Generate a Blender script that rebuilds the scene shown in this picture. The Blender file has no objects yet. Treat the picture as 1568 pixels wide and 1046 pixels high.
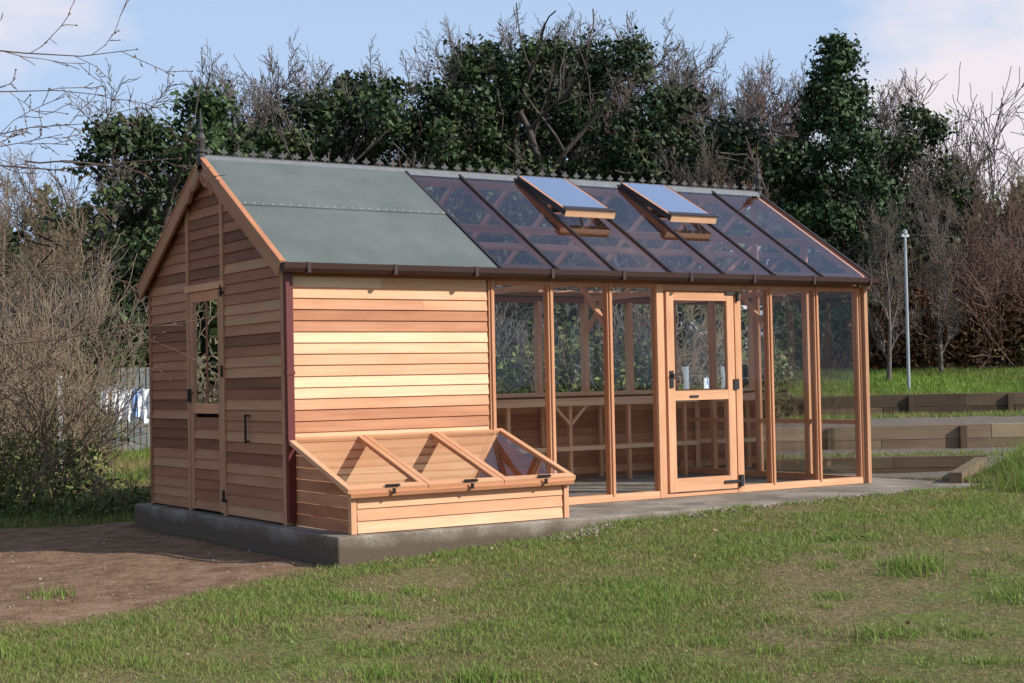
import bpy, math, random
import numpy as np
from mathutils import Vector, Matrix
random.seed(7); RS=np.random.RandomState(11)
scn=bpy.context.scene
CAM=np.array([-5.1243,-11.2907,1.1128]); YAW,PIT,ROL=.5725,.0258,-.0203
FX,FY=math.sin(YAW),math.cos(YAW)
def P(s,t): return (CAM[0]+t*FX+s*FY, CAM[1]+t*FY-s*FX)
def ST(x,y):
    dx=x-CAM[0]; dy=y-CAM[1]
    return dx*FY-dy*FX, dx*FX+dy*FY
# ------------------------------------------------------------ materials
def newmat(name):
    m=bpy.data.materials.new(name); m.use_nodes=True
    nt=m.node_tree; b=nt.nodes['Principled BSDF']; return m,nt,b
def N(nt,t,**k):
    n=nt.nodes.new(t)
    for a,v in k.items(): setattr(n,a,v)
    return n
def ramp(nt,stops):
    r=N(nt,'ShaderNodeValToRGB'); e=r.color_ramp.elements
    e[0].position=stops[0][0]; e[0].color=(*stops[0][1],1)
    e[1].position=stops[-1][0]; e[1].color=(*stops[-1][1],1)
    for p,c in stops[1:-1]:
        x=e.new(p); x.color=(*c,1)
    return r
def noise(nt,scale,detail=4,rough=.6,vec=None):
    n=N(nt,'ShaderNodeTexNoise'); n.inputs['Scale'].default_value=scale; n.inputs['Detail'].default_value=detail; n.inputs['Roughness'].default_value=rough
    if vec is not None: nt.links.new(vec,n.inputs['Vector'])
    return n
def mixc(nt,f,a,b,mode='MIX'):
    m=N(nt,'ShaderNodeMix',data_type='RGBA',blend_type=mode)
    for s,v in ((0,f),(6,a),(7,b)):
        if hasattr(v,'links') or hasattr(v,'is_linked'): nt.links.new(v,m.inputs[s])
        elif isinstance(v,(int,float)): m.inputs[s].default_value=v
        else: m.inputs[s].default_value=(*v,1)
    return m.outputs[2]
def wood(name,stops,rough=.65,gd=.55):
    m,nt,b=newmat(name); L=nt.links.new
    g=N(nt,'ShaderNodeAttribute',attribute_name='gc'); v=N(nt,'ShaderNodeAttribute',attribute_name='var')
    mp=N(nt,'ShaderNodeMapping'); mp.inputs['Scale'].default_value=(1.6,38,38); L(g.outputs['Vector'],mp.inputs[0])
    n=noise(nt,1.0,5,.65,mp.outputs[0])
    mp2=N(nt,'ShaderNodeMapping'); mp2.inputs['Scale'].default_value=(1.2,5,5); L(g.outputs['Vector'],mp2.inputs[0])
    n2=noise(nt,1.0,3,.6,mp2.outputs[0])
    a=N(nt,'ShaderNodeMath',operation='MULTIPLY_ADD'); L(n2.outputs[0],a.inputs[0]); a.inputs[1].default_value=.55; 
    a2=N(nt,'ShaderNodeMath',operation='SUBTRACT'); L(v.outputs['Fac'],a2.inputs[0]); a2.inputs[1].default_value=.27
    L(a2.outputs[0],a.inputs[2])
    r=ramp(nt,stops); L(a.outputs[0],r.inputs[0])
    gr=ramp(nt,[(.3,(.72,.66,.62)),(.62,(1,1,1))]); L(n.outputs[0],gr.inputs[0])
    c=mixc(nt,gd,r.outputs[0],gr.outputs[0],'MULTIPLY')
    # small dark knots
    vo=N(nt,'ShaderNodeTexVoronoi'); mp3=N(nt,'ShaderNodeMapping'); mp3.inputs['Scale'].default_value=(1.5,3.5,3.5); L(g.outputs['Vector'],mp3.inputs[0]); L(mp3.outputs[0],vo.inputs['Vector'])
    kr=ramp(nt,[(.02,(.38,.25,.18)),(.06,(1,1,1))]); L(vo.outputs['Distance'],kr.inputs[0])
    c=mixc(nt,.9,c,kr.outputs[0],'MULTIPLY')
    L(c,b.inputs['Base Color']); b.inputs['Roughness'].default_value=rough
    b.inputs['Specular IOR Level'].default_value=.25
    bp=N(nt,'ShaderNodeBump'); bp.inputs['Strength'].default_value=.25; bp.inputs['Distance'].default_value=.003
    L(n.outputs[0],bp.inputs['Height']); L(bp.outputs[0],b.inputs['Normal'])
    return m
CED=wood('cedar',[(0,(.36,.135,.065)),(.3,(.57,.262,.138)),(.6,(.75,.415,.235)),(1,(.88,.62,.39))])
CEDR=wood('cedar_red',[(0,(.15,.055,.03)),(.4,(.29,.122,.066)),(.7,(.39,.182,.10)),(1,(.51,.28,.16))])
SLEEP=wood('sleeper_wood',[(0,(.05,.036,.025)),(.5,(.15,.105,.068)),(1,(.34,.26,.17))],.9)
def plain(name,c,rough=.5,metal=0,nz=0,ns=20):
    m,nt,b=newmat(name); b.inputs['Roughness'].default_value=rough; b.inputs['Metallic'].default_value=metal
    if nz:
        tc=N(nt,'ShaderNodeTexCoord'); n=noise(nt,ns,5,.65,tc.outputs['Object'])
        r=ramp(nt,[(.3,tuple(x*(1-nz) for x in c)),(.7,tuple(min(1,x*(1+nz)) for x in c))]); nt.links.new(n.outputs[0],r.inputs[0]); nt.links.new(r.outputs[0],b.inputs['Base Color'])
    else: b.inputs['Base Color'].default_value=(*c,1)
    return m
BROWN=plain('brown_gutter',(.045,.02,.016),.35)
MAROON=plain('brown_downpipe',(.13,.022,.02),.4)
BLACK=plain('black_iron',(.015,.015,.016),.45)
LEAD=plain('ridge_grey',(.16,.17,.18),.55,0,.2,8)
CRESTM=plain('ridge_cresting_grey',(.045,.04,.04),.6,0,.3,8)
CAP=plain('glazing_cap',(.03,.02,.024),.4)
GALV=plain('galvanised',(.38,.4,.42),.5,.3,.15,6)
WHITE=plain('white_cloth',(.85,.85,.87),.9,0,.04,3)
BLUE=plain('blue_cloth',(.2,.33,.6),.9,0,.1,3)
def felt():
    m,nt,b=newmat('roof_felt'); L=nt.links.new
    tc=N(nt,'ShaderNodeTexCoord'); n=noise(nt,260,2,.8,tc.outputs['Object']); n2=noise(nt,2.2,4,.6,tc.outputs['Object'])
    r=ramp(nt,[(.3,(.088,.101,.098)),(.7,(.165,.185,.178))]); L(n.outputs[0],r.inputs[0])
    r2=ramp(nt,[(.35,(.82,.84,.83)),(.7,(1.1,1.09,1.08))]); L(n2.outputs[0],r2.inputs[0])
    L(mixc(nt,1,r.outputs[0],r2.outputs[0],'MULTIPLY'),b.inputs['Base Color']); b.inputs['Roughness'].default_value=.9
    return m
FELT=felt()
def glass(name,ior=1.9,tint=(.86,.9,.93),refl=(.95,.97,1)):
    m,nt,b=newmat(name); nt.nodes.remove(b); L=nt.links.new
    o=nt.nodes['Material Output']; t=N(nt,'ShaderNodeBsdfTransparent'); t.inputs[0].default_value=(*tint,1)
    g=N(nt,'ShaderNodeBsdfGlossy'); g.inputs['Roughness'].default_value=.01; g.inputs[0].default_value=(*refl,1)
    f=N(nt,'ShaderNodeFresnel'); f.inputs[0].default_value=ior
    tc=N(nt,'ShaderNodeTexCoord'); n=noise(nt,.9,2,.5,tc.outputs['Object']); bp=N(nt,'ShaderNodeBump'); bp.inputs['Strength'].default_value=.25; bp.inputs['Distance'].default_value=.02
    L(n.outputs[0],bp.inputs['Height']); L(bp.outputs[0],g.inputs['Normal'])
    mx=N(nt,'ShaderNodeMixShader'); L(f.outputs[0],mx.inputs[0]); L(t.outputs[0],mx.inputs[1]); L(g.outputs[0],mx.inputs[2]); L(mx.outputs[0],o.inputs[0])
    return m
GLASS=glass('glass',1.34,(.965,.975,.975)); RGLASS=glass('roof_glass',1.85,(.96,.94,.98),(.88,.89,1))
def concrete():
    m,nt,b=newmat('concrete'); L=nt.links.new
    tc=N(nt,'ShaderNodeTexCoord'); n=noise(nt,1.7,7,.7,tc.outputs['Object']); n2=noise(nt,40,4,.7,tc.outputs['Object'])
    r=ramp(nt,[(.3,(.13,.108,.085)),(.5,(.27,.225,.178)),(.72,(.42,.37,.31))]); L(n.outputs[0],r.inputs[0])
    r2=ramp(nt,[(.3,(.65,.65,.65)),(.65,(1.05,1.05,1.05))]); L(n2.outputs[0],r2.inputs[0])
    c=mixc(nt,1,r.outputs[0],r2.outputs[0],'MULTIPLY')
    # shade of the slab side put into the colour: darker brown lower down
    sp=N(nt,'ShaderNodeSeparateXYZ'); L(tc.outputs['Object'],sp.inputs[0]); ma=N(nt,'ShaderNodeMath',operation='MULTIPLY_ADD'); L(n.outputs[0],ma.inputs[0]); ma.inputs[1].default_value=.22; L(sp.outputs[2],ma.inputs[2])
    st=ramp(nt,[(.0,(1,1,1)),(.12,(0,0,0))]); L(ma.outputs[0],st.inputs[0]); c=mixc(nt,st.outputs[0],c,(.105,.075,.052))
    L(c,b.inputs['Base Color']); b.inputs['Roughness'].default_value=.9
    bp=N(nt,'ShaderNodeBump'); bp.inputs['Strength'].default_value=.5; bp.inputs['Distance'].default_value=.01; L(n2.outputs[0],bp.inputs['Height']); L(bp.outputs[0],b.inputs['Normal'])
    return m
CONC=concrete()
def foliage(name,stops,transl=.3,rough=.6):
    m,nt,b=newmat(name); L=nt.links.new
    v=N(nt,'ShaderNodeAttribute',attribute_name='var'); r=ramp(nt,stops); L(v.outputs['Fac'],r.inputs[0])
    L(r.outputs[0],b.inputs['Base Color']); b.inputs['Roughness'].default_value=rough; b.inputs['Specular IOR Level'].default_value=.3
    if transl:
        t=N(nt,'ShaderNodeBsdfTranslucent'); L(r.outputs[0],t.inputs[0]); mx=N(nt,'ShaderNodeMixShader'); mx.inputs[0].default_value=transl
        L(b.outputs[0],mx.inputs[1]); L(t.outputs[0],mx.inputs[2]); L(mx.outputs[0],nt.nodes['Material Output'].inputs[0])
    return m
IVY=foliage('ivy_leaves',[(0,(.013,.023,.010)),(.5,(.036,.058,.020)),(1,(.088,.118,.038))],0,.6)
CONI=foliage('conifer_needles',[(0,(.012,.026,.010)),(.5,(.034,.066,.022)),(1,(.08,.125,.04))],0)
GRASS=foliage('grass_blades',[(0,(.37,.28,.15)),(.2,(.28,.25,.095)),(.5,(.185,.25,.052)),(1,(.235,.37,.062))],.3)
BRAM=foliage('bramble_leaves',[(0,(.07,.035,.02)),(.5,(.20,.10,.048)),(1,(.13,.13,.045))],0)
DEADL=foliage('dead_leaves',[(0,(.12,.06,.03)),(1,(.4,.26,.14))],.1)
BUD=foliage('buds',[(0,(.12,.07,.05)),(1,(.25,.18,.10))],0)
SHRUB=foliage('shrub_leaves',[(0,(.06,.07,.025)),(.5,(.14,.17,.05)),(1,(.24,.27,.08))],0)
STONE=foliage('stones',[(0,(.16,.11,.08)),(.8,(.30,.24,.19)),(1,(.6,.57,.52))],0,.9)
def bark(name,a,b_):
    return plain(name,tuple((x+y)/2 for x,y in zip(a,b_)),.9,0,.4,1.5)
BARK=bark('bark_grey',(.11,.09,.078),(.16,.13,.112))
BARKT=bark('bark_tan',(.17,.122,.08),(.26,.19,.125))
BARKD=bark('bark_dark',(.05,.04,.033),(.08,.06,.05))
BARKR=bark('bark_red',(.14,.08,.062),(.19,.115,.085))
# ------------------------------------------------------------ mesh helpers
def link(o,parent=None):
    scn.collection.objects.link(o)
    if parent: o.parent=parent
    return o
def empty(name):
    o=bpy.data.objects.new(name,None); return link(o)
def mesh_np(name,V,F,var=None,gc=None):
    me=bpy.data.meshes.new(name); V=np.asarray(V,dtype=np.float32); F=np.asarray(F,dtype=np.int32); k=F.shape[1]
    me.vertices.add(len(V)); me.vertices.foreach_set('co',V.ravel())
    me.loops.add(F.size); me.loops.foreach_set('vertex_index',F.ravel())
    me.polygons.add(len(F)); me.polygons.foreach_set('loop_start',np.arange(0,F.size,k,dtype=np.int32))
    me.update(calc_edges=True)
    if var is not None:
        a=me.attributes.new('var','FLOAT','POINT'); a.data.foreach_set('value',np.asarray(var,dtype=np.float32))
    return me
class MB:
    def __init__(s): s.v=[];s.f=[];s.g=[];s.a=[];s.m=[];s.mats=[]
    def mi(s,mat):
        if mat not in s.mats: s.mats.append(mat)
        return s.mats.index(mat)
    def raw(s,vs,fs,mat,var=None,gc=None):
        n=len(s.v); var=random.random() if var is None else var
        o=Vector((random.random()*50,random.random()*50,random.random()*50))
        for i,v in enumerate(vs):
            s.v.append(tuple(v)); s.a.append(var); s.g.append(tuple((Vector(gc[i]) if gc else Vector(v))+o))
        for f in fs: s.f.append(tuple(n+i for i in f)); s.m.append(s.mi(mat))
    def box(s,c,L,W,T,ax,up,mat,var=None):
        a=Vector(ax).normalized(); u=Vector(up); u=(u-a*u.dot(a)).normalized(); n=a.cross(u); c=Vector(c)
        vs=[];gc=[]
        for i in (-.5,.5):
            for j in (-.5,.5):
                for k in (-.5,.5):
                    vs.append(c+a*L*i+u*W*j+n*T*k); gc.append((L*i,W*j,T*k))
        s.raw(vs,[(0,1,3,2),(4,6,7,5),(0,4,5,1),(2,3,7,6),(0,2,6,4),(1,5,7,3)],mat,var,gc)
    def bx(s,x0,x1,y0,y1,z0,z1,mat,var=None):
        d=[x1-x0,y1-y0,z1-z0]; i=d.index(max(d)); ax=[(1,0,0),(0,1,0),(0,0,1)]; 
        up=(0,0,1) if i!=2 else (1,0,0)
        c=((x0+x1)/2,(y0+y1)/2,(z0+z1)/2)
        if i==0: s.box(c,d[0],d[2],d[1],ax[0],up,mat,var)
        elif i==1: s.box(c,d[1],d[2],d[0],ax[1],up,mat,var)
        else: s.box(c,d[2],d[0],d[1],ax[2],up,mat,var)
    def beam(s,p,q,w,t,up,mat,var=None):
        p=Vector(p);q=Vector(q); s.box((p+q)/2,(q-p).length,w,t,q-p,up,mat,var)
    def quad(s,a,b,c,d,mat): s.raw([a,b,c,d],[(0,1,2,3)],mat)
    def lathe(s,c,prof,mat,n=10,axis='z'):
        vs=[]
        for r,z in prof:
            for i in range(n):
                t=2*math.pi*i/n; vs.append((c[0]+r*math.cos(t),c[1]+r*math.sin(t),c[2]+z))
        fs=[(j*n+i,j*n+(i+1)%n,(j+1)*n+(i+1)%n,(j+1)*n+i) for j in range(len(prof)-1) for i in range(n)]
        s.raw(vs,fs,mat)
    def poly(s,pts,ext,mat):
        n=len(pts); e=Vector(ext); vs=[Vector(p) for p in pts]+[Vector(p)+e for p in pts]
        s.raw(vs,[tuple(range(n)),tuple(range(2*n-1,n-1,-1))]+[(i,n+i,n+(i+1)%n,(i+1)%n) for i in range(n)],mat)
    def obj(s,name,parent=None):
        me=bpy.data.meshes.new(name); me.from_pydata(s.v,[],s.f); 
        a=me.attributes.new('var','FLOAT','POINT'); a.data.foreach_set('value',s.a)
        g=me.attributes.new('gc','FLOAT_VECTOR','POINT'); g.data.foreach_set('vector',[c for x in s.g for c in x])
        for m in s.mats: me.materials.append(m)
        me.polygons.foreach_set('material_index',s.m); me.update()
        return link(bpy.data.objects.new(name,me),parent)
# ------------------------------------------------------------ terrain
def ss(a,b,x): t=np.clip((x-a)/(b-a),0,1); return t*t*(3-2*t)
def nz(x,y,f,seed=0):
    r=np.random.RandomState(seed+5); o=0
    for i in range(9):
        th=r.uniform(0,6.28); ff=f*r.uniform(.6,1.8); o=o+np.sin((x*math.cos(th)+y*math.sin(th))*ff+r.uniform(0,6.28))
    return o/4.5
def H(x,y):
    x=np.asarray(x,float); y=np.asarray(y,float); s,t=ST(x,y)
    h=-.215+.03*np.clip(x,-3,0)+.056*np.clip(x,0,3.6)+.008*np.clip(x-3.6,0,4)+.03*np.clip(y+1.1,-8,0)
    dr=(x-6.9)*.578-(y+.8)*.816
    h=h+.30*ss(-.1,.75,dr)*ss(6.9,8.6,x)
    right=ss(-1.2,.2,s)
    lev=-.06+.14*ss(18.35,18.7,t)+.26*ss(21.05,21.5,t)+.30*ss(28,28.7,t)
    keep_m=ss(-.1,.7,dr)*ss(7.5,8.6,x)
    hr=h*(1-ss(16,18,t)*(1-keep_m))-.06*ss(16,18,t)*(1-keep_m)
    hr=np.where(t>18,np.maximum(hr*(1-ss(18,19,t))-.06*ss(18,19,t),lev),hr)
    h=h*(1-right)+hr*right+ (1-right)*ss(16,36,t)*.5
    h=h+right*.5*ss(28.5,33,t)+ss(33,85,t)*6+ss(85,320,t)*8
    bump=.012*nz(x,y,3.1,1)+.008*nz(x,y,8,2)
    inslab=ss(-.14,-.04,x)*ss(-1.2,-1.06,y)*(1-ss(7.0,7.1,x))*(1-ss(3.25,3.35,y))
    h=h+bump*(1-inslab)+.15*nz(x,y,.35,3)*ss(30,50,t)
    return np.where(inslab>0,np.minimum(h,h*(1-inslab)-.3*inslab),h)
def dirtmask(x,y):
    # bare soil beside the shed's gable end
    yf=-1.12+ (x+.15)*.34
    w=.18*nz(x,y,2.6,9)+.07*nz(x,y,9,12)
    m=(1-ss(-.12,.02,x+w*.2))*ss(-.25,.22,y-yf+w)*(1-ss(3.4,4.6,y+w*2+.5*(x)))*ss(-4.6,-3.6,x+w)
    return m
n=440; u=np.linspace(-1,1,n); ax=340*np.sinh(5*u)/math.sinh(5)
S,T=np.meshgrid(ax,ax+13,indexing='ij'); X=CAM[0]+T*FX+S*FY; Y=CAM[1]+T*FY-S*FX; Z=H(X,Y)
V=np.stack([X,Y,Z],-1).reshape(-1,3); idx=np.arange(n*n).reshape(n,n)
F=np.stack([idx[:-1,:-1],idx[1:,:-1],idx[1:,1:],idx[:-1,1:]],-1).reshape(-1,4)
gm=mesh_np('ground',V,F)
def setattr_pt(me,name,arr):
    a=me.attributes.new(name,'FLOAT','POINT'); a.data.foreach_set('value',np.asarray(arr,dtype=np.float32).ravel())
setattr_pt(gm,'dirt',dirtmask(X,Y))
s_,t_=ST(X,Y); setattr_pt(gm,'path',ss(-.6,.1,s_)*ss(15.5,16.5,t_)*(1-ss(28,28.6,t_))*(1-ss(-.15,.25,(X-6.9)*.578-(Y+.8)*.816)*ss(6.9,7.6,X)*(1-ss(18.2,18.5,t_))))
gm.polygons.foreach_set('use_smooth',[True]*len(gm.polygons))
m,nt,b=newmat('ground_mat'); L=nt.links.new
tc=N(nt,'ShaderNodeTexCoord'); da=N(nt,'ShaderNodeAttribute',attribute_name='dirt'); pa=N(nt,'ShaderNodeAttribute',attribute_name='path')
n1=noise(nt,1.3,6,.65,tc.outputs['Object']); n2=noise(nt,22,5,.7,tc.outputs['Object']); n3=noise(nt,90,3,.7,tc.outputs['Object']); n4=noise(nt,4.5,5,.65,tc.outputs['Object'])
g=ramp(nt,[(.3,(.26,.19,.115)),(.5,(.19,.17,.075)),(.65,(.14,.19,.045))]); L(n1.outputs[0],g.inputs[0])
g2=ramp(nt,[(.3,(.5,.47,.45)),(.65,(1.15,1.15,1.1))]); L(n2.outputs[0],g2.inputs[0])
gc_=mixc(nt,1,g.outputs[0],g2.outputs[0],'MULTIPLY')
d=ramp(nt,[(.3,(.17,.098,.060)),(.5,(.27,.168,.108)),(.72,(.38,.255,.175))]); L(n4.outputs[0],d.inputs[0])
d2=ramp(nt,[(.35,(.7,.68,.66)),(.68,(1.12,1.12,1.12))]); L(n2.outputs[0],d2.inputs[0])
dc=mixc(nt,1,d.outputs[0],d2.outputs[0],'MULTIPLY')
pr=ramp(nt,[(.3,(.10,.08,.065)),(.6,(.24,.20,.165))]); L(n2.outputs[0],pr.inputs[0])
c=mixc(nt,pa.outputs['Fac'],mixc(nt,da.outputs['Fac'],gc_,dc),pr.outputs[0])
L(c,b.inputs['Base Color']); b.inputs['Roughness'].default_value=.95; b.inputs['Specular IOR Level'].default_value=.1
bp=N(nt,'ShaderNodeBump'); bp.inputs['Strength'].default_value=.8; bp.inputs['Distance'].default_value=.03; L(n2.outputs[0],bp.inputs['Height']); L(bp.outputs[0],b.inputs['Normal'])
gm.materials.append(m); link(bpy.data.objects.new('ground',gm))
# ------------------------------------------------------------ greenhouse shed
W,HE,HR,LS,BAY=3.08,2.10,3.14,1.91,.64; Lx=LS+7*BAY; RY=W/2
GH=empty('greenhouse_shed')
EY=-.12; SL=(HR-HE)/(RY-EY)        # roof slope
def rz(y): return HE+(min(y,W-y)-EY)*SL  # roof top surface
PITCH=.09
def clad(mb,axis,fixed,out,a0,a1,z0,z1fn,mat=CED,vb=0,sg=.2):
    z=z0
    while True:
        zc=z+PITCH/2
        aa0,aa1=a0,a1
        if z1fn is not None:
            r=z1fn(z+PITCH*.6)
            if r is None: break
            aa0=max(a0,r[0]); aa1=min(a1,r[1])
        if aa1-aa0>.02:
            cuts=[aa0]
            if (aa1-aa0)>1.3 and random.random()<.12: cuts.append(aa0+(aa1-aa0)*random.uniform(.3,.7))
            cuts.append(aa1)
            for c0,c1 in zip(cuts[:-1],cuts[1:]):
                var=min(1,max(0,random.gauss(.6+vb,sg))); 
                if random.random()<.12: var=.2
                c1-=.002
                if axis=='x': mb.box(((c0+c1)/2,fixed,zc),c1-c0,PITCH+.010,.014,(1,0,0),(0,.17*out*-1,1),mat,var)
                else: mb.box((fixed,(c0+c1)/2,zc),c1-c0,PITCH+.010,.014,(0,1,0),(.17*out*-1,0,1),mat,var)
        z+=PITCH
walls=MB()
def lim(zt): return lambda z:(-9,9) if z<zt else None
clad(walls,'x',-.012,-1,.035,LS-.02,.02,lim(1.99))
walls.bx(.0,Lx,-.022,.05,1.99,2.05,CEDR)          # eave plate
walls.bx(.03,LS-.03,.012,.03,.0,2.0,CEDR)
def gl(z):
    if z<HE-.04: return (0.03,W-.03)
    y=EY+(z+.05-HE)/SL
    return (y,W-y) if y<RY-.03 else None
D0,D1=1.24,2.06
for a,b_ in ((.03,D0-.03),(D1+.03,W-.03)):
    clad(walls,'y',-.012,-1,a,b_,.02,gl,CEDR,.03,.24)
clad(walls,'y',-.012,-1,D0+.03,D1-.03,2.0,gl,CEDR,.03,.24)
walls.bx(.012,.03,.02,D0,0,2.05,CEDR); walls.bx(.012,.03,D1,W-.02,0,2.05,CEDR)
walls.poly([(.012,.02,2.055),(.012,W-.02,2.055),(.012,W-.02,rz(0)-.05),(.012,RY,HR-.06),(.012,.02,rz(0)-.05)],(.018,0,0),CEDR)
walls.bx(-.03,.03,-.03,.03,0,2.08,CEDR); walls.bx(-.03,.03,W-.03,W+.03,0,2.08,CEDR)
for y in (D0,D1):
    walls.bx(-.036,.0,y-.028,y+.028,0,rz(y)-.06,CEDR,.9)
clad(walls,'x',W+.012,1,.03,LS,.02,lim(1.97)); walls.bx(.03,LS,W-.03,W-.01,0,2.02,CEDR)
clad(walls,'x',W+.012,1,LS,Lx-.03,.02,lim(.9),CEDR); 
walls.bx(LS,Lx-.03,W-.028,W-.006,0,.93,CEDR)
for k in range(10): walls.bx(LS+.04,Lx-.04,W-.04-.004*(k%2),W-.029,.04+k*.088,.04+k*.088+.083,CED,random.uniform(.0,.4))
walls.bx(LS,Lx-.04,W-.06,W+.04,.932,.975,CED,.8)
clad(walls,'y',LS+.03,1,.05,W-.05,.02,gl)
walls.bx(LS-.02,LS+.018,.04,W-.04,0,2.05,CEDR)
walls.poly([(LS-.02,.02,2.055),(LS-.02,W-.02,2.055),(LS-.02,RY,HR-.06)],(.03,0,0),CEDR)
walls.obj('cladding',GH)
dr=MB()
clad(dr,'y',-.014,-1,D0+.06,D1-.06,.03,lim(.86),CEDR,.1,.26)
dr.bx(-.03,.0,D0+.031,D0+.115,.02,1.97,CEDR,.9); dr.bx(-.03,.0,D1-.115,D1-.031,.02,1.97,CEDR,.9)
dr.bx(-.028,.0,D0+.115,D1-.115,.88,.97,CED,.4); dr.bx(-.028,.0,D0+.115,D1-.115,1.88,1.97,CED,.4); dr.bx(-.045,.0,D0-.05,D1+.05,1.975,2.035,CED,.5)
dr.bx(-.02,-.004,(D0+D1)/2-.008,(D0+D1)/2+.008,.97,1.88,CEDR,.5)
dr.bx(-.045,-.025,D0-.035,D0+.05,1.92,1.94,BLACK); dr.bx(-.045,-.025,D0-.035,D0+.05,.12,.14,BLACK)
for z in (1.9,1.2,.12): dr.bx(-.052,-.037,D0-.012,D0+.012,z,z+.1,BLACK)
dr.bx(-.06,-.03,D1-.06,D1-.03,.98,1.1,BLACK); dr.beam((-.06,D1-.045,1.07),(-.06,D1-.15,1.07),.014,.014,(0,0,1),BLACK)
dr.bx(-.07,-.055,.69,.705,.64,.88,BLACK); dr.bx(-.06,-.015,.69,.705,.86,.875,BLACK); dr.bx(-.06,-.015,.69,.705,.645,.66,BLACK)
dr.obj('shed_door',GH)
g=MB(); g.quad((-.012,D0+.11,.965),(-.012,D1-.11,.965),(-.012,D1-.11,1.885),(-.012,D0+.11,1.885),GLASS); g.obj('shed_door_glass',GH)
fr=MB()
PX=[LS+.02,2.55,3.20]; PX2=[5.15,5.77,Lx-.02]
for x in PX+PX2:
    fr.bx(x-.028,x+.028,-.03,.045,.0,1.99,CED,random.uniform(.3,.5)); fr.bx(x-.009,x+.009,-.044,-.03,.05,1.99,CED,.35)
fr.bx(LS,3.74,-.035,.05,.0,.065,CED,.55); fr.bx(4.76,Lx+.01,-.035,.05,.0,.065,CED,.55)
fr.bx(LS,Lx,-.026,.03,1.955,1.989,CED,.3)
fr.bx(3.735,3.815,-.04,.05,0,1.989,CED,.45); fr.bx(4.685,4.76,-.04,.05,0,1.989,CED,.45); fr.bx(3.815,4.685,-.04,.04,1.93,1.986,CED,.4)
fr.bx(3.815,4.685,-.035,.04,0,.03,CED,.4)
fr.bx(3.84,3.925,-.05,-.005,.045,1.92,CED,.5); fr.bx(4.575,4.66,-.05,-.005,.045,1.92,CED,.5)
fr.bx(3.925,4.575,-.049,-.006,1.84,1.919,CED,.45); fr.bx(3.925,4.575,-.049,-.006,.90,.99,CED,.55); fr.bx(3.925,4.575,-.049,-.006,.046,.17,CED,.45)
for x,z in ((3.882,1.02),): fr.bx(x-.02,x+.02,-.062,-.051,z,z+.16,BLACK); fr.beam((x,-.085,z+.12),(x+.11,-.085,z+.12),.016,.016,(0,0,1),BLACK); fr.bx(x-.008,x+.008,-.09,-.06,z+.11,z+.13,BLACK)
fr.bx(4.64,4.70,-.066,-.051,.99,1.09,BLACK); fr.bx(4.10,4.2,-.06,-.05,.925,.945,BLACK)
fr.bx(4.56,4.72,-.066,-.051,1.90,1.925,BLACK); fr.bx(4.70,4.73,-.07,-.042,1.84,1.93,BLACK)
fr.bx(4.50,4.72,-.066,-.051,.10,.125,BLACK); fr.bx(4.69,4.73,-.07,-.042,.06,.17,BLACK)
BX=[LS+.05]+[LS+i*BAY for i in range(1,7)]+[Lx-.03]
for x in BX: fr.bx(x-.028,x+.028,W-.07,W+.02,.97,2.0,CED,.6)
fr.bx(LS,Lx,W-.06,W+.02,1.99,2.05,CEDR)
for y in (.0,.77,RY,2.31,W):
    yy=min(max(y,.03),W-.03); top=rz(yy)-.07
    fr.bx(Lx-.04,Lx+.02,yy-.025,yy+.025,.066,top,CED,.4)
fr.bx(Lx-.045,Lx+.025,.05,W-.05,0,.065,CED,.5); fr.bx(Lx-.03,Lx+.012,.05,W-.05,.60,.645,CED,.5); fr.bx(Lx-.035,Lx+.016,.05,W-.05,1.99,2.05,CED,.5)
fr.obj('glazing_frame',GH)
gl_=MB()
def fq(x0,x1,z0,z1,y): gl_.quad((x0,y,z0),(x1,y,z0),(x1,y,z1),(x0,y,z1),GLASS)
e=PX+[3.775]
for a,b_ in zip(e[:-1],e[1:]): fq(a+.02,b_-.02,.06,1.97,-.004)
e=[4.72]+PX2
for a,b_ in zip(e[:-1],e[1:]): fq(a+.02,b_-.02,.06,1.97,-.004)
fq(3.915,4.585,.98,1.85,-.028); fq(3.915,4.585,.16,.91,-.028)
for a,b_ in zip(BX[:-1],BX[1:]): fq(a+.02,b_-.02,.97,2.0,W-.02)
yy=[.05,.77,RY,2.31,W-.05]
for a,b_ in zip(yy[:-1],yy[1:]):
    x=Lx-.01; gl_.quad((x,a,.06),(x,b_,.06),(x,b_,rz(b_)-.06),(x,a,rz(a)-.06),GLASS)
gl_.obj('wall_glass',GH)
rf=MB()
def rp(x,y,off=0,side=0):
    nl=math.hypot(1,SL); z=HE+(y-EY)*SL
    py=y-off*SL/nl; pz=z+off/nl
    return (x,py if side==0 else W-py,pz)
X0=-.075; X1=Lx+.06
for side in (0,1):
    def sheet(x0,x1,ya,yb,o0,o1,mat):
        a=[rp(x,y,o,side) for o in (o0,o1) for x,y in ((x0,ya),(x1,ya),(x1,yb),(x0,yb))]
        rf.raw(a,[(0,1,2,3),(4,7,6,5),(0,4,5,1),(1,5,6,2),(2,6,7,3),(3,7,4,0)],mat,.5)
    mid=(EY+RY)/2+.02
    sheet(X0+.02,LS+.03,EY+.01,RY,-.045,-.004,CEDR)
    sheet(X0,LS+.04,EY-.015,mid+.03,-.003,.004,FELT); sheet(X0,LS+.04,mid,RY,.0045,.014,FELT)
    for i in range(24):
        x=X0+.06+i*.084; p=rp(x,mid+.025,.015,side); rf.bx(p[0]-.006,p[0]+.006,p[1]-.006,p[1]+.006,p[2]-.004,p[2]+.003,GALV)
rf.obj('felt_roof',GH)
rb=MB()
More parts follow.
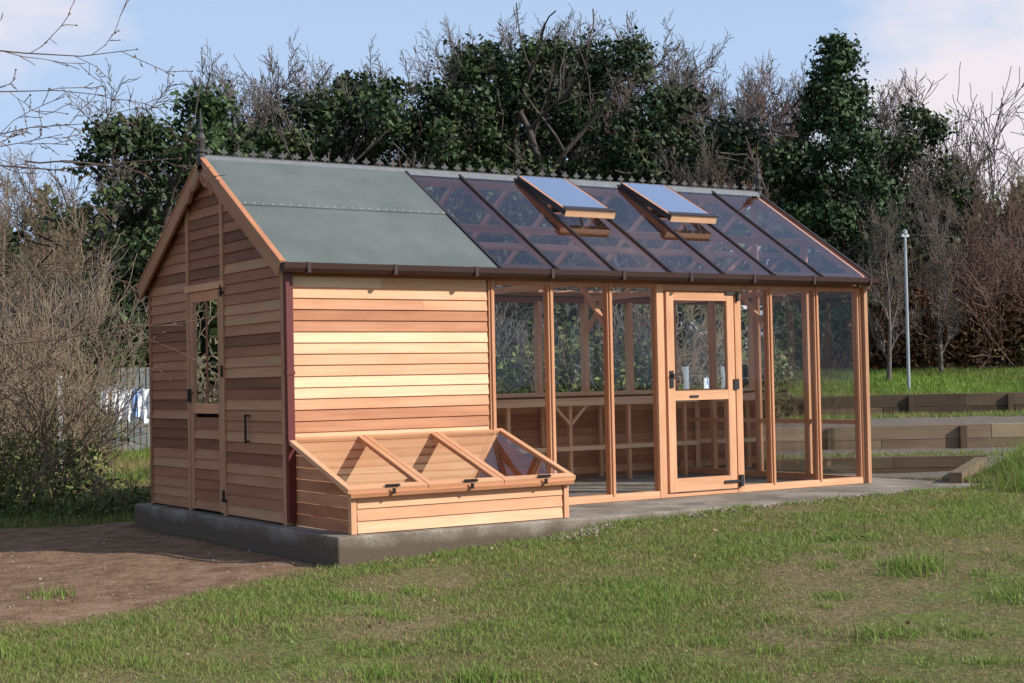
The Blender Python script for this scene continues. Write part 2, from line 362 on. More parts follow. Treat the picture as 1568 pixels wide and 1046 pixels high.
for side in (0,1):
    up=(0,-SL if side==0 else SL,1)
    for x,xm in ((X0-.012,1),(X1+.004,0)):
        rb.beam(rp(x,EY-.02,-.062,side),rp(x,RY-.001,-.062,side),.125,.024,up,CEDR,.8)
    rb.beam(rp(X0-.006,EY-.02,.010,side),rp(X0-.006,RY,.010,side),.014,.05,up,CED,.2)
    for i in range(0,8):
        x=LS+.035+i*BAY if i==0 else LS+i*BAY
        if i==7: x=Lx-.01
        rb.beam(rp(x,EY+.03,-.035,side),rp(x,RY-.02,-.035,side),.055,.03,up,CED,.5)
    rb.beam(rp(LS+.04,.72,-.11,side),rp(Lx,.72,-.11,side),.07,.035,up,CED,.5)
    rb.beam(rp(LS+.04,EY+.05,-.03,side),rp(Lx,EY+.05,-.03,side),.075,.03,(0,1 if side==0 else -1,SL),CED,.5)
    rb.beam(rp(LS+.04,RY-.07,-.03,side),rp(Lx,RY-.07,-.03,side),.12,.03,(0,1 if side==0 else -1,SL),CED,.6)
for i in (2,5):
    x=LS+i*BAY; rb.bx(x-.02,x+.02,.05,W-.05,2.0,2.06,CED)
    for y0,y1 in ((.02,.42),(W-.02,W-.42)): rb.beam((x,y0,1.6),(x,y1,2.02),.05,.03,(1,0,0),CED,.5)
for sgn in (-1,1):
    pts=[(RY+sgn*.30,HR-.42),(RY+sgn*.22,HR-.33),(RY+sgn*.10,HR-.30),(RY+sgn*.02,HR-.22)]
    for a,b_ in zip(pts[:-1],pts[1:]): rb.beam((X0-.02,a[0],a[1]+.06),(X0-.02,b_[0],b_[1]+.06),.05,.03,(0,0,1),CEDR,.6)
rb.obj('roof_timbers',GH)
cp=MB()
for side in (0,1):
    up=(0,-SL if side==0 else SL,1)
    for i in range(0,8):
        x=LS+.045 if i==0 else (LS+i*BAY if i<7 else X1-.01)
        cp.beam(rp(x,EY-.03,.014,side),rp(x,RY-.03,.014,side),.014,.028,up,CAP)
    y=EY-.045 if side==0 else W-EY+.045
    pr=[(-.05,.02),(-.045,-.025),(-.02,-.052),(.02,-.052),(.045,-.025),(.05,.02)]
    vs=[(x,y+a,HE-.035+b_) for x in (X0-.02,X1+.03) for a,b_ in pr]; k=len(pr)
    cp.raw(vs,[(i,i+1,k+i+1,k+i) for i in range(k-1)]+[tuple(range(k)),tuple(range(2*k-1,k-1,-1)),(0,k,2*k-1,k-1)],BROWN)
    for i in range(9):
        x=.1+i*.78; 
        if side==0: cp.bx(x,x+.03,y-.056,y+.04,HE-.093,HE-.01,BROWN)
cp.obj('glazing_bars_and_gutter',GH)
dp=MB(); dp.bx(-.028,.032,-.083,-.032,.031,2.03,MAROON); dp.bx(-.034,.038,-.09,-.03,1.2,1.23,MAROON)
dp.bx(Lx+.0,Lx+.045,-.08,-.04,.0,2.03,CEDR,.9)
dp.obj('downpipes',GH)
rg=MB()
for side in (0,1):
    for i in range(7):
        a=LS+i*BAY+.012; b_=LS+(i+1)*BAY-.012
        top=RY-.02
        if side==0 and i in (2,4): top=.86
        o=.003+.003*random.random()
        q=[rp(a,EY-.03,o,side),rp(b_,EY-.03,o+.004*random.random(),side),rp(b_,top,o,side),rp(a,top,o,side)]
        rg.quad(*q,RGLASS)
rg.obj('roof_glass',GH)
vm=MB(); vg=MB()
nl=math.hypot(1,SL); dn=Vector((0,-1/nl,-SL/nl)); nn=Vector((0,-SL/nl,1/nl))
for i in (2,4):
    a=LS+i*BAY+.02; b_=LS+(i+1)*BAY-.035; hinge=Vector(rp(0,RY-.05,.028)); Lv=.92
    ang=math.radians(4.5); d=(dn*math.cos(ang)+nn*math.sin(ang)); un=(nn*math.cos(ang)-dn*math.sin(ang))
    def q(x,l,o): v=hinge+d*l+un*o; return (x,v.y,v.z)
    for x in (a+.025,b_-.025): vm.beam(q(x,0,0),q(x,Lv,0),.045,.05,tuple(un),CED,.3)
    vm.beam(q(a,Lv-.02,0),q(b_,Lv-.02,0),.075,.055,tuple(un),CED,.7); vm.beam(q(a+.05,.03,0),q(b_-.05,.03,0),.045,.06,tuple(un),CED,.5)
    for x in (a-.004,b_+.004): vm.beam(q(x,0,.0),q(x,Lv,.0),.052,.010,tuple(un),CAP)
    vm.beam(q(a-.01,Lv-.02,.042),q(b_+.01,Lv-.02,.042),.008,.075,tuple(un),CAP)
    vg.quad(q(a+.03,.0,.026),q(b_-.03,.0,.026),q(b_-.03,Lv,.026),q(a+.03,Lv,.026),RGLASS)
    vm.beam(rp(a,.87,-.008),rp(b_,.87,-.008),.02,.03,tuple(nn),CEDR,.4)
    xm=(a+b_)/2; e1=hinge+d*(Lv-.05); vm.beam((xm,e1.y,e1.z-.02),rp(xm,.9,-.05),.015,.015,(1,0,0),GALV)
vm.obj('roof_vents',GH); vg.obj('roof_vent_glass',GH)
rd=MB()
rd.raw([(x,RY+dy,HR+dz) for x in (X0-.02,X1+.02) for dy,dz in ((-.075,-.045),(-.02,.022),(.02,.022),(.075,-.045))],[(0,4,5,1),(1,5,6,2),(2,6,7,3),(0,1,2,3),(7,6,5,4)],LEAD)
n_c=46
for i in range(n_c):
    x=X0+.06+i*(X1-X0-.12)/(n_c-1)
    z=HR+.02; k=1.3
    rd.poly([(x+a*k,RY-.008,z+b_*k) for a,b_ in ((-.009,-.005),(.009,-.005),(.005,.022),(.028,.024),(.030,.036),(.012,.044),(0,.066),(-.012,.044),(-.030,.036),(-.028,.024),(-.005,.022))],(0,.016,0),CRESTM)
rd.bx(X0+.04,X1-.04,RY-.006,RY+.006,HR+.0,HR+.034,CRESTM)
prof=[(.035,-.05),(.035,.06),(.05,.07),(.05,.09),(.02,.11),(.03,.15),(.042,.19),(.03,.23),(.014,.25),(.026,.275),(.014,.30),(.011,.36),(.004,.45)]
prof=[(r*1.1,z) for r,z in prof]
rd.lathe((X0-.01,RY,HR-.02),prof,CRESTM,12); rd.lathe((X1,RY,HR-.02),prof,CRESTM,12)
rd.obj('ridge_cresting_and_finials',GH)
st=MB()
for k in range(6): st.bx(LS+.1,Lx-.15,2.42+k*.1,2.48+k*.1,.885,.905,CED,.7)
st.bx(LS+.1,Lx-.15,2.40,2.43,.83,.884,CED,.85)
for i in range(6):
    x=LS+.15+i*.8; st.bx(x-.02,x+.02,2.43,2.47,0,.884,CED,.6); st.bx(x-.02,x+.02,2.97,3.01,0,.884,CED,.6); st.bx(x-.018,x+.018,2.47,2.97,.34,.38,CED,.6)
    if i in(1,3): st.beam((x,2.44,.62),(x+.22,2.44,.84),.04,.025,(0,1,0),CED,.8); st.beam((x,2.44,.62),(x-.22,2.44,.84),.04,.025,(0,1,0),CED,.8)
st.bx(LS+.1,Lx-.15,2.405,2.425,.34,.39,CED,.8)
st.obj('staging_bench',GH)
# ------------------------------------------------------------ cold frame
CF=empty('cold_frame'); c=MB(); cx0,cx1,D,hb,hf=.05,1.97,1.03,.66,.30
for k in range(3):
    c.box(((cx0+cx1)/2,-D,.05+k*.092),cx1-cx0-.07,.098,.016,(1,0,0),(0,.14,1),CED,(.75,.5,.65)[k])
c.bx(cx0+.03,cx1-.03,-D+.012,-D+.028,.0,hf-.02,CEDR)
for x,o in ((cx0,-1),(cx1,1)):
    for k in range(7):
        z0=.005+k*.092; z1=z0+.088
        def yat(z): return -D+.03+max(0,(z-(hf-.02))/(hb-hf))*(D-.04)
        if z0>hb-.06: break
        ya=max(-D+.03,yat(z0+.0)); yb=max(-D+.03,yat(min(z1,hb-.02)))
        xx=x+o*.004
        c.raw([(xx-.008,ya,z0),(xx-.008,-.02,z0),(xx-.008,-.02,min(z1,hb-.02)),(xx-.008,yb,min(z1,hb-.02)),(xx+.006,ya,z0),(xx+.006,-.02,z0),(xx+.006,-.02,min(z1,hb-.02)),(xx+.006,yb,min(z1,hb-.02))],
          [(0,1,2,3),(7,6,5,4),(0,4,5,1),(1,5,6,2),(2,6,7,3),(3,7,4,0)],CED,random.uniform(.05,.35),[(y,z,0) for y,z in ((ya,z0),(-.02,z0),(-.02,z1),(yb,z1))]*2)
    c.bx(x-.022,x+.022,-D-.022,-D+.03,0,hf,CED,.5)
c.bx(cx0,cx1,-.045,-.022,.0,hb-.01,CED,.6)
c.obj('frame_sides',CF)
l=MB(); lg=MB(); sl=Vector((0,D+.05,hb-hf)).normalized(); un=Vector((0,-sl.z,sl.y))
def lp(x,f,o=0):
    v=Vector((x,-D-.06,hf+.005))+sl*f*1.135+un*o; return (x,v.y,v.z)
lx0,lx1=-.02,2.03; xs=[lx0+i*(lx1-lx0)/3 for i in range(4)]
for i in range(3):
    a=xs[i]+(.004 if i else 0); b_=xs[i+1]-(.004 if i<2 else 0)
    for x in (a+.024,b_-.024): l.beam(lp(x,.06,.018),lp(x,.985,.018),.034,.048,tuple(un),CED,random.uniform(.35,.65))
    l.beam(lp(a,.03,.018),lp(b_,.03,.018),.034,.075,tuple(un),CED,.5); l.beam(lp(a,1,.018),lp(b_,1,.018),.036,.05,tuple(un),CED,.5)
    lg.quad(lp(a+.03,.04,.02),lp(b_-.03,.04,.02),lp(b_-.03,.98,.02),lp(a+.03,.98,.02),GLASS)
    xm=(a+b_)/2+.03; l.beam(lp(xm-.06,.0,.05),lp(xm+.06,.0,.05),.012,.025,tuple(un),BLACK); l.lathe((xm,-D-.1,hf+.0),[(0,-.01),(.014,-.01),(.014,.03),(0,.03)],BLACK)
l.beam(lp(lx0+.02,.02,-.012),lp(lx1-.02,.02,-.012),.03,.09,tuple(un),CED,.3)
l.obj('lid_frames',CF); lg.obj('lid_glass',CF)
# ------------------------------------------------------------ concrete base
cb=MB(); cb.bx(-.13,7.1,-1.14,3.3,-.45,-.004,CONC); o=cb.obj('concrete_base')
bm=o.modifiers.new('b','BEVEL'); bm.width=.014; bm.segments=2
# ------------------------------------------------------------ terrace walls
TW=empty('timber_retaining_wall')
def twall(s0,s1,t,th,z0,z1,nr,nm,v0,v1):
    w=MB(); dz=(z1-z0)/nr
    for k in range(nr):
        s=s0-(k%2)*.9
        while s<s1:
            e=min(s1,s+2.4); 
            if e>s0+.05:
                p=P(max(s,s0)+.004,t+random.uniform(-.01,.01));q=P(e-.004,t)
                w.beam((*p,z0+dz*(k+.5)),(*q,z0+dz*(k+.5)),dz-.006,th,(0,0,1),SLEEP,random.uniform(v0,v1))
            s=e
    for i in range(int((s1-s0)/1.8)):
        p=P(s0+.5+i*1.8,t-th/2-.04); w.beam((*p,z0-.1),(*p,z1-.02),.09,.07,(FY,-FX,0),SLEEP,.25)
    w.obj(nm,TW)
twall(.6,5.6,18.32,.18,-.15,.12,2,'lower_wall',.2,.7); twall(.2,9.0,21.02,.22,.02,.40,2,'middle_wall',.5,1); twall(-.5,16,28.0,.3,.28,.72,2,'upper_wall',.05,.5)
w=MB(); w.beam((6.95,-.72,.02),(9.2,.86,.03),.17,.12,(0,0,1),SLEEP,.6); w.obj('edging_sleeper',TW)
# ------------------------------------------------------------ vegetation
def tubes(name,segs,mat,thick=.03):
    A=segs if isinstance(segs,np.ndarray) else np.array([(*s[0],*s[1],s[2],s[3]) for s in segs],dtype=np.float32)
    Vs=[];Fs=[];off=0
    for sel,k in ((A[:,6]>thick,7),(A[:,6]<=thick,3)):
        B=A[sel]; 
        if len(B)==0: continue
        p0=B[:,0:3];p1=B[:,3:6];d=p1-p0;d=d/(np.linalg.norm(d,axis=1,keepdims=True)+1e-9)
        ref=np.where(np.abs(d[:,2:3])>.9,np.array([[1,0,0]]),np.array([[0,0,1]])); u=np.cross(d,ref);u/=np.linalg.norm(u,axis=1,keepdims=True);v=np.cross(d,u)
        th=np.arange(k)*2*np.pi/k; ring=np.cos(th)[None,:,None]*u[:,None,:]+np.sin(th)[None,:,None]*v[:,None,:]
        a=p0[:,None,:]+ring*B[:,6][:,None,None]; b=p1[:,None,:]+ring*B[:,7][:,None,None]
        Vv=np.concatenate([a,b],1).reshape(-1,3); base=off+np.arange(len(B))[:,None]*2*k; i=np.arange(k);j=(i+1)%k
        Ff=np.stack([base+i,base+j,base+k+j,base+k+i],-1).reshape(-1,4)
        Vs.append(Vv);Fs.append(Ff);off+=len(Vv)
    me=mesh_np(name,np.concatenate(Vs),np.concatenate(Fs)); me.materials.append(mat); return me
def grow(rng,segs,p,d,length,r,level,kids,spread,rise,minr,taper=.3,jit=.12,first=.25,lf=(.38,.62)):
    ns=max(3,int(3+length*1.5)) if level==0 else (4 if level<3 else 3); p=Vector(p); d=Vector(d).normalized(); sl=length/ns
    k=kids[level] if level<len(kids) else 0
    pts=[(p.copy(),d.copy(),r)]
    for i in range(ns):
        d=(d+Vector((rng.gauss(0,jit),rng.gauss(0,jit),rng.gauss(0,jit)+rise))).normalized()
        r1=max(minr,r*(1-(1-taper)*(i+1)/ns)); q=p+d*sl
        segs.append((p[:],q[:],max(minr,r*(1-(1-taper)*i/ns)),r1)); p=q; pts.append((p.copy(),d.copy(),r1))
    for c in range(k):
        f=first+(1-first)*(c+rng.random())/k; f=min(.999,f); i=int(f*ns); t=f*ns-i
        a=pts[i][0].lerp(pts[i+1][0],t); dd=pts[i][1]; rr=pts[i][2]
        ax=dd.cross(Vector((rng.gauss(0,1),rng.gauss(0,1),rng.gauss(0,1)))).normalized()
        sp=spread*rng.uniform(.6,1.3); nd=(dd*math.cos(sp)+ax*math.sin(sp)).normalized()
        grow(rng,segs,a,nd,length*rng.uniform(*lf)*(1.1-.45*f if level==0 else 1),max(minr,rr*.6),level+1,kids,spread,rise,minr,.3,jit*1.2,.15,lf)
def leaves(C,Nrm,size,var,asp=.55):
    n=len(C); ref=RS.normal(size=(n,3)); u=np.cross(Nrm,ref);u/=np.linalg.norm(u,axis=1,keepdims=True)+1e-9; v=np.cross(Nrm,u); v/=np.linalg.norm(v,axis=1,keepdims=True)+1e-9
    s=size[:,None]; V=np.stack([C-u*s,C-v*s*asp,C+u*s,C+v*s*asp],1).reshape(-1,3); F=np.arange(4*n).reshape(n,4)
    return V,F,np.repeat(var,4)
def crown(name,clumps,per,size,mat,dark=.0):
    Cs=[];Ns=[];Vr=[];Sz=[]
    for cx,cy,cz,r in clumps:
        m=int(per*r*r/.36)+8; d=RS.normal(size=(m,3)); d/=np.linalg.norm(d,axis=1,keepdims=True)
        rad=r*np.clip(RS.normal(.82,.26,m),.1,1.6)
        lump=1+.28*np.sin(d[:,0]*5+cx*7)*np.sin(d[:,1]*6+cy*3)+.22*np.sin(d[:,2]*7+cz*5)
        pos=np.array([cx,cy,cz])+d*(rad*lump)[:,None]*np.array([1,1,.8])
        nr=d+RS.normal(size=(m,3))*.8; nr/=np.linalg.norm(nr,axis=1,keepdims=True)
        base=RS.uniform(.1,.75); Cs.append(pos);Ns.append(nr);Vr.append(np.clip(base+RS.normal(0,.2,m)+d[:,2]*.12-dark,0,1));Sz.append(size*RS.uniform(.5,1.5,m))
    V,F,va=leaves(np.concatenate(Cs),np.concatenate(Ns),np.concatenate(Sz),np.concatenate(Vr))
    me=mesh_np(name,V,F,va); me.materials.append(mat); return me
def ivy_tree(name,s,t,w,h,base=.06,seed=0,per=300,size=.066,mat=IVY,ntw=20):
    rng=random.Random(seed); x,y=P(s,t); z0=float(H(x,y)); o=empty(name); o.location=(x,y,z0)
    cl=[]; ncl=int(120*w*h/14); lob=[(rng.uniform(0,6.28),rng.uniform(.15,.35)) for _ in range(3)]
    for i in range(ncl):
        f=rng.random()**.85; zz=h*(base+(1-base)*f); ww=w*(max(0,math.sin((f*.80+.16)*math.pi))**.5)
        a=rng.random()*6.28; ww*=1+sum(q*math.sin(a*(k+1)+ph+f*6) for k,(ph,q) in enumerate(lob))
        rr=ww*(.35+.65*rng.random()**.5); r=rng.uniform(.22,.75)*(1-.3*f)
        cl.append((rr*math.cos(a),rr*math.sin(a)*.8,min(zz,h-r*.7),r))
    link(bpy.data.objects.new('crown',crown('crown',cl,per,size,mat)),o)
    segs=[]; grow(rng,segs,(0,0,-.1),(0,0,1),h*.85,h*.03,0,[7,3],.8,.02,.02)
    link(bpy.data.objects.new('trunk',tubes('trunk',segs,BARKD)),o)
    segs=[]
    for i in range(ntw):
        c=rng.choice(cl); 
        if c[2]<h*.5: continue
        grow(rng,segs,(c[0],c[1],c[2]),(rng.gauss(0,.5),rng.gauss(0,.4),1),rng.uniform(.5,1.1),.012,1,[0,7,4],.6,.05,.007)
    if segs: link(bpy.data.objects.new('twigs',tubes('twigs',segs,BARK)),o)
    return o
def px(p,t): return (p-784)/2350*t       # bearing -> metres to the side at distance t
def hz(yp,t,s):
    x,y=P(s,t); return 1.11+(583-yp)*t/2350-float(H(x,y))
def EV(p,yt,t,w,seed,**k):
    s=px(p,t); ivy_tree('ivy_clad_tree',s,t,w,hz(yt,t,s),seed=seed,**k)
EV(205,165,32,1.4,1); EV(310,132,33,1.5,2,mat=CONI); EV(405,180,34,1.2,3)
EV(480,140,35,1.4,4); EV(565,110,36,1.6,5); EV(655,118,35,1.5,6); EV(745,66,36,1.8,7); EV(845,62,37,1.8,8); EV(945,60,37,1.85,9)
EV(1035,135,36,1.6,10); EV(1120,190,35,1.4,11); EV(1405,170,37,1.0,12); EV(1200,225,34,1.35,13); EV(1480,300,37,1.0,14)
ivy_tree('ivy_clad_tree',-17,19,3.2,6.5,seed=31,per=90,size=.13,ntw=0); ivy_tree('ivy_clad_tree',-21,24,3.4,7,seed=32,per=90,size=.13,ntw=0); ivy_tree('ivy_clad_tree',-15.5,25,3.0,6.5,seed=33,per=90,size=.13,ntw=0)
def conifer(s,t,h,w,seed):
    x,y=P(s,t); z0=float(H(x,y)); o=empty('conifer_tree'); o.location=(x,y,z0); rng=random.Random(seed); cl=[]
    for i in range(250):
        f=rng.random()**.9; zz=h*(.1+.9*f); ww=w*((1-f)**.62)*(.6+.4*min(1,f*4)); a=rng.random()*6.28; rr=ww*(.3+.7*rng.random()**.5)
        cl.append((rr*math.cos(a)*.9,rr*math.sin(a)*.9,zz-.2,rng.uniform(.25,.5)*(1-.25*f)))
    link(bpy.data.objects.new('crown',crown('crown',cl,360,.058,CONI)),o)
    segs=[]; grow(rng,segs,(0,0,-.1),(0,0,1),h*.9,.17,0,[14,3],1.2,.0,.015,lf=(.1,.2)); link(bpy.data.objects.new('trunk',tubes('trunk',segs,BARKD)),o)
t=34; s=px(1292,t); conifer(s,t,hz(55,t,s),1.9,5)
# bare trees
var_sg=[]
for i,(mat,kid) in enumerate(((BARK,[14,10,8,3]),(BARKT,[14,9,7,3]),(BARKR,[14,10,8,3]))):
    rng=random.Random(40+i); segs=[]
    grow(rng,segs,(0,0,-.1),(rng.gauss(0,.05),rng.gauss(0,.05),1),6.6,.11,0,kid,.62,.04,.0075,first=.12,jit=.11,lf=(.34,.5))
    A=np.array([(*s[0],*s[1],s[2],s[3]) for s in segs],dtype=np.float32); var_sg.append((A,mat,A[:,5].max()))
def bare_seg(p,yt,t,k,rot,wid):
    s=px(p,t); x,y=P(s,t); A,mat,zz=var_sg[k%3]; sc=hz(yt,t,s)/zz; B=A.copy(); c_,s_=math.cos(rot),math.sin(rot)
    for o in (0,3):
        X_=A[:,o]*c_-A[:,o+1]*s_; Y_=A[:,o]*s_+A[:,o+1]*c_
        B[:,o]=X_*sc*wid+x; B[:,o+1]=Y_*sc*wid+y; B[:,o+2]=A[:,o+2]*sc+float(H(x,y))
    B[:,6:]*=min(sc,1.25); return B,mat
groups={}
for i,(p,yt,t,k,wd) in enumerate([(20,195,44,1,1.1),(85,205,42,1,1.),(140,200,40,1,1),(-40,230,38,1,1.1),(335,80,46,0,.9),(370,70,45,0,.8),(405,40,45,0,.8),(455,85,44,2,.7),(525,55,46,0,.9),(600,62,45,0,.9),(650,55,47,2,.8),(700,42,46,0,.9),
    (735,30,46,2,.8),(780,10,47,0,.9),(830,6,47,0,.9),(880,0,47,0,.9),(930,14,46,2,.8),(975,26,47,0,.9),(1020,38,46,0,.9),(1062,70,45,0,.8),(1100,88,44,2,.8),(1130,94,43,0,.8),(1160,84,44,0,.8),(1195,78,42,2,.8),(1225,98,44,0,.7),(1350,110,39,0,.7),(1385,130,42,2,.8),(1440,160,41,0,.8),(1492,200,38,0,.8),(1540,250,37,2,.8),(1600,245,38,1,.9)]):
    B,mat=bare_seg(p,yt,t,k,i*1.7,wd); groups.setdefault(mat.name,[mat,[]])[1].append(B)
for mat,l_ in groups.values(): link(bpy.data.objects.new('distant_bare_trees',tubes('distant_bare_trees',np.concatenate(l_),mat,.03)))
for i,(p,yt,t,k,wd) in enumerate([(140,260,28,1,.7),(1080,200,33,0,.7),(1150,220,33,2,.7),(1440,270,32,0,.7),(1360,300,31,0,.6),(1500,280,33,2,.7)]):
    B,mat=bare_seg(p,yt,t,k,i*2.3+1,wd); link(bpy.data.objects.new('bare_tree',tubes('bare_tree',B,mat,.03)))
def thicket(name,s0,s1,t0,t1,nst,h0,h1,mat,kids=(4,3),r=.012,lean=.35,seed=1,leafn=0,leafsz=.05,leafmat=SHRUB,minr=.005,lh=.7,pw=.8):
    rng=random.Random(seed); segs=[]
    for i in range(nst):
        s=rng.uniform(s0,s1);t=rng.uniform(t0,t1);x,y=P(s,t);z=float(H(x,y)); 
        grow(rng,segs,(x,y,z-.05),(rng.gauss(0,lean),rng.gauss(0,lean),1),rng.uniform(h0,h1),r,0,list(kids),.55,.03,minr,.35,.13,.2)
    o=empty(name); link(bpy.data.objects.new('stems',tubes('stems',segs,mat,.04)),o)
    if leafn:
        s=RS.uniform(s0,s1,leafn);t=RS.uniform(t0,t1,leafn); x=CAM[0]+t*FX+s*FY; y=CAM[1]+t*FY-s*FX
        top=h1*lh*(.65+.35*nz(s,t,2.2,seed)); z=H(x,y)+np.abs(top)*RS.uniform(0,1,leafn)**pw
        C=np.stack([x,y,z],-1); Nn=RS.normal(size=(leafn,3)); Nn[:,2]+=.4; Nn/=np.linalg.norm(Nn,axis=1,keepdims=True)
        va=np.clip(.45+.3*nz(x*1.0,y+z*2,1.7,seed+3)+RS.normal(0,.15,leafn),0,1)
        V,F,va=leaves(C,Nn,leafsz*RS.uniform(.6,1.4,leafn),va); me=mesh_np('leaves',V,F,va); me.materials.append(leafmat); link(bpy.data.objects.new('leaves',me),o)
thicket('undergrowth',-15,6,31.5,35,90,1.6,2.8,BARK,(6,4),.02,.25,3,45000,.09,IVY,.007,.8)
thicket('undergrowth',5,14,35.5,38,80,2.0,3.6,BARK,(6,4),.02,.25,13,36000,.08,IVY,.007,.8)
thicket('distant_woodland',-26,24,50,58,90,4,7,BARKD,(8,5),.05,.2,4,70000,.22,IVY,.014,.75)
thicket('bramble_thicket',7.2,13.5,32.5,35.5,200,1.4,2.9,BARKR,(7,4),.014,.5,5,38000,.055,BRAM,.007,.8)
thicket('hedge_bush',-6.8,-4.55,15.5,18.5,64,.8,2.1,BARKT,(8,5),.011,.3,6,6000,.032,SHRUB,.0045,.45,1.6)
thicket('hedge_bush',-10,-6.0,21,24,55,1.5,2.9,BARKT,(7,5),.016,.22,8,8000,.05,SHRUB,.006,.55,1.3)
thicket('hedge_bush',-12,-6.5,25,27,60,1.5,2.8,BARK,(7,5),.016,.22,18,26000,.08,IVY,.006,.85)
thicket('low_weeds',-4.6,-3.75,15.6,17.0,60,.15,.5,BARKT,(4,2),.005,.5,16,3500,.026,SHRUB,.003,.6,1.5)
thicket('shrub',-4.2,4.5,24.5,27,100,1.2,2.4,BARK,(6,4),.014,.3,9,20000,.055,SHRUB,.006,.7)
# sapling at the left edge of the view
rng=random.Random(21); segs=[]; bx_,by_=P(-4.4,8.2); zb=float(H(bx_,by_))
grow(rng,segs,(bx_,by_,zb-.1),(0,0,1),3.6,.06,0,[],.6,.02,.004,.5,.05)
def limb(s0,t0,z0,s1,t1,z1,r,kids=(6,4),seed=0):
    rg=random.Random(seed); a=Vector((*P(s0,t0),z0)); b=Vector((*P(s1,t1),z1)); m_=(a+b)/2+Vector((0,0,.12))
    # two-stage limb so it curves
    grow(rg,segs,a,m_-a,(m_-a).length,r,1,[0,kids[0]//2,kids[1],0],.7,.0,.0024,.7,.06,.3,(.18,.4))
    grow(rg,segs,m_,b-m_,(b-m_).length,r*.7,1,[0,kids[0],kids[1],0],.75,.0,.0022,.25,.11,.05,(.16,.4))
limb(-4.4,8.2,2.5,-1.97,8,3.05,.010,(7,4),1); limb(-4.4,8.2,2.4,-2.1,8,2.9,.009,(7,4),2); limb(-4.4,8.1,1.9,-2.2,8.2,2.55,.010,(9,4),3)
limb(-4.4,8.3,2.0,-1.75,8.2,2.47,.010,(9,4),4); limb(-4.4,8.3,1.3,-2.15,8.4,1.9,.010,(8,4),5); limb(-4.4,8.3,1.0,-1.8,8.3,1.50,.010,(7,3),7)
limb(-4.4,8.3,2.1,-2.4,8.3,2.38,.009,(8,5),9); limb(-4.4,8.3,.9,-2.2,8.3,1.32,.008,(7,4),10)
SP=link(bpy.data.objects.new('bare_sapling',tubes('bare_sapling',segs,BARKR,.02)))
E=np.array([s[1] for s in segs if s[2]<.004]); E=E[RS.uniform(0,1,len(E))<.8]; Nn=RS.normal(size=(len(E),3)); Nn/=np.linalg.norm(Nn,axis=1,keepdims=True)
V,F,va=leaves(E,Nn,RS.uniform(.005,.011,len(E)),RS.uniform(0,1,len(E)),.6); me=mesh_np('buds',V,F,va); me.materials.append(BUD); link(bpy.data.objects.new('buds',me),SP)
# ------------------------------------------------------------ grass
def blades(name,hgt,wid,var,lean,x,y):
    n=len(x); z=H(x,y); th=RS.uniform(0,6.28,n); la=RS.uniform(0,6.28,n); lm=hgt*np.abs(RS.normal(0,lean,n))
    dx=np.cos(th)*wid;dy=np.sin(th)*wid
    V=np.stack([np.stack([x-dx,y-dy,z-.004],-1),np.stack([x+dx,y+dy,z-.004],-1),np.stack([x+np.cos(la)*lm,y+np.sin(la)*lm,z+hgt],-1)],1).reshape(-1,3)
    me=mesh_np(name,V,np.arange(3*n).reshape(n,3),np.repeat(var,3)); me.materials.append(GRASS); return me
LG=empty('lawn_grass')
n=380000; t=7.0+13.5*RS.uniform(0,1,n)**1.25; s=RS.uniform(-1,1,n)*(.37*t+.3); x=CAM[0]+t*FX+s*FY; y=CAM[1]+t*FY-s*FX
pat=nz(x,y,2.2,21)*.5+nz(x,y,6,22)*.35
bareness=ss(.0,.7,nz(x,y,1.3,23)+.45*nz(x,y,5,24)+.25*nz(x,y,13,25))
dm=dirtmask(x,y); slab=(x>-.14)&(x<7.05)&(y>-1.15)&(y<3.35)
sx,tx=ST(x,y); drr=(x-6.9)*.578-(y+.8)*.816
pth=(sx>-.3)&(tx>15.8)&(drr<.1)|(tx>18.1)&(sx>0)
keep=(~slab)&(RS.uniform(0,1,n)>np.clip(dm*1.05-.04*(nz(x,y,4,41)>.5),0,1))&(~pth)&(RS.uniform(0,1,n)>bareness*.87)
mound=ss(0,.8,drr)*ss(7,8.5,x)
x,y,t,pat,bareness,mound=[q[keep] for q in (x,y,t,pat,bareness,mound)]; n=len(x)
hgt=(.017+.012*np.clip(pat+.6,0,2)+.05*mound)*RS.uniform(.5,1.5,n)*(1-.3*bareness); wid=.0022+.00022*t
var=np.clip(.40+.27*pat-.3*bareness+RS.normal(0,.2,n)+.15*mound,0,1)
link(bpy.data.objects.new('turf',blades('turf',hgt,wid*RS.uniform(.7,1.3,n),var,1.0,x,y)),LG)
xs_=[];ys_=[];hs=[];vs_=[]
rng=random.Random(3)
tl=[(2.6,10.0,.13,300),(1.9,8.2,.08,160),(-.2,7.6,.10,200),(-.7,7.8,.08,160),(-3.15,10.4,.09,120),(4.9,14.4,.3,500),(5.3,14.9,.35,500),(5.3,15.6,.3,400),(2.9,9.0,.1,120)]
for i in range(170): t_=rng.uniform(7.3,15); tl.append((rng.uniform(-.33,.33)*t_,t_,rng.uniform(.03,.06),rng.randint(30,110)))
for i in range(60):
    xx=rng.uniform(.1,7.0); s0,t0=ST(xx,-1.2-rng.random()*.08); tl.append((float(s0),float(t0),rng.uniform(.03,.07),rng.randint(20,60)))
for s0,t0,hh,k in tl:
    a,b_=P(s0,t0)
    if -.3<a<7.1 and b_>-1.17: continue
    if dirtmask(np.array([a]),np.array([b_]))[0]>.5 and hh<.085: continue
    r=hh*1.0+.05; xx=a+RS.normal(0,r*.6,k); yy_=b_+RS.normal(0,r*.6,k); ok=~((xx>-.14)&(xx<7.1)&(yy_>-1.145)); xs_.append(xx[ok]); ys_.append(yy_[ok]); hs.append((hh*RS.uniform(.4,1.2,k))[ok]); vs_.append(np.clip(.6+RS.normal(0,.2,k),0,1)[ok])
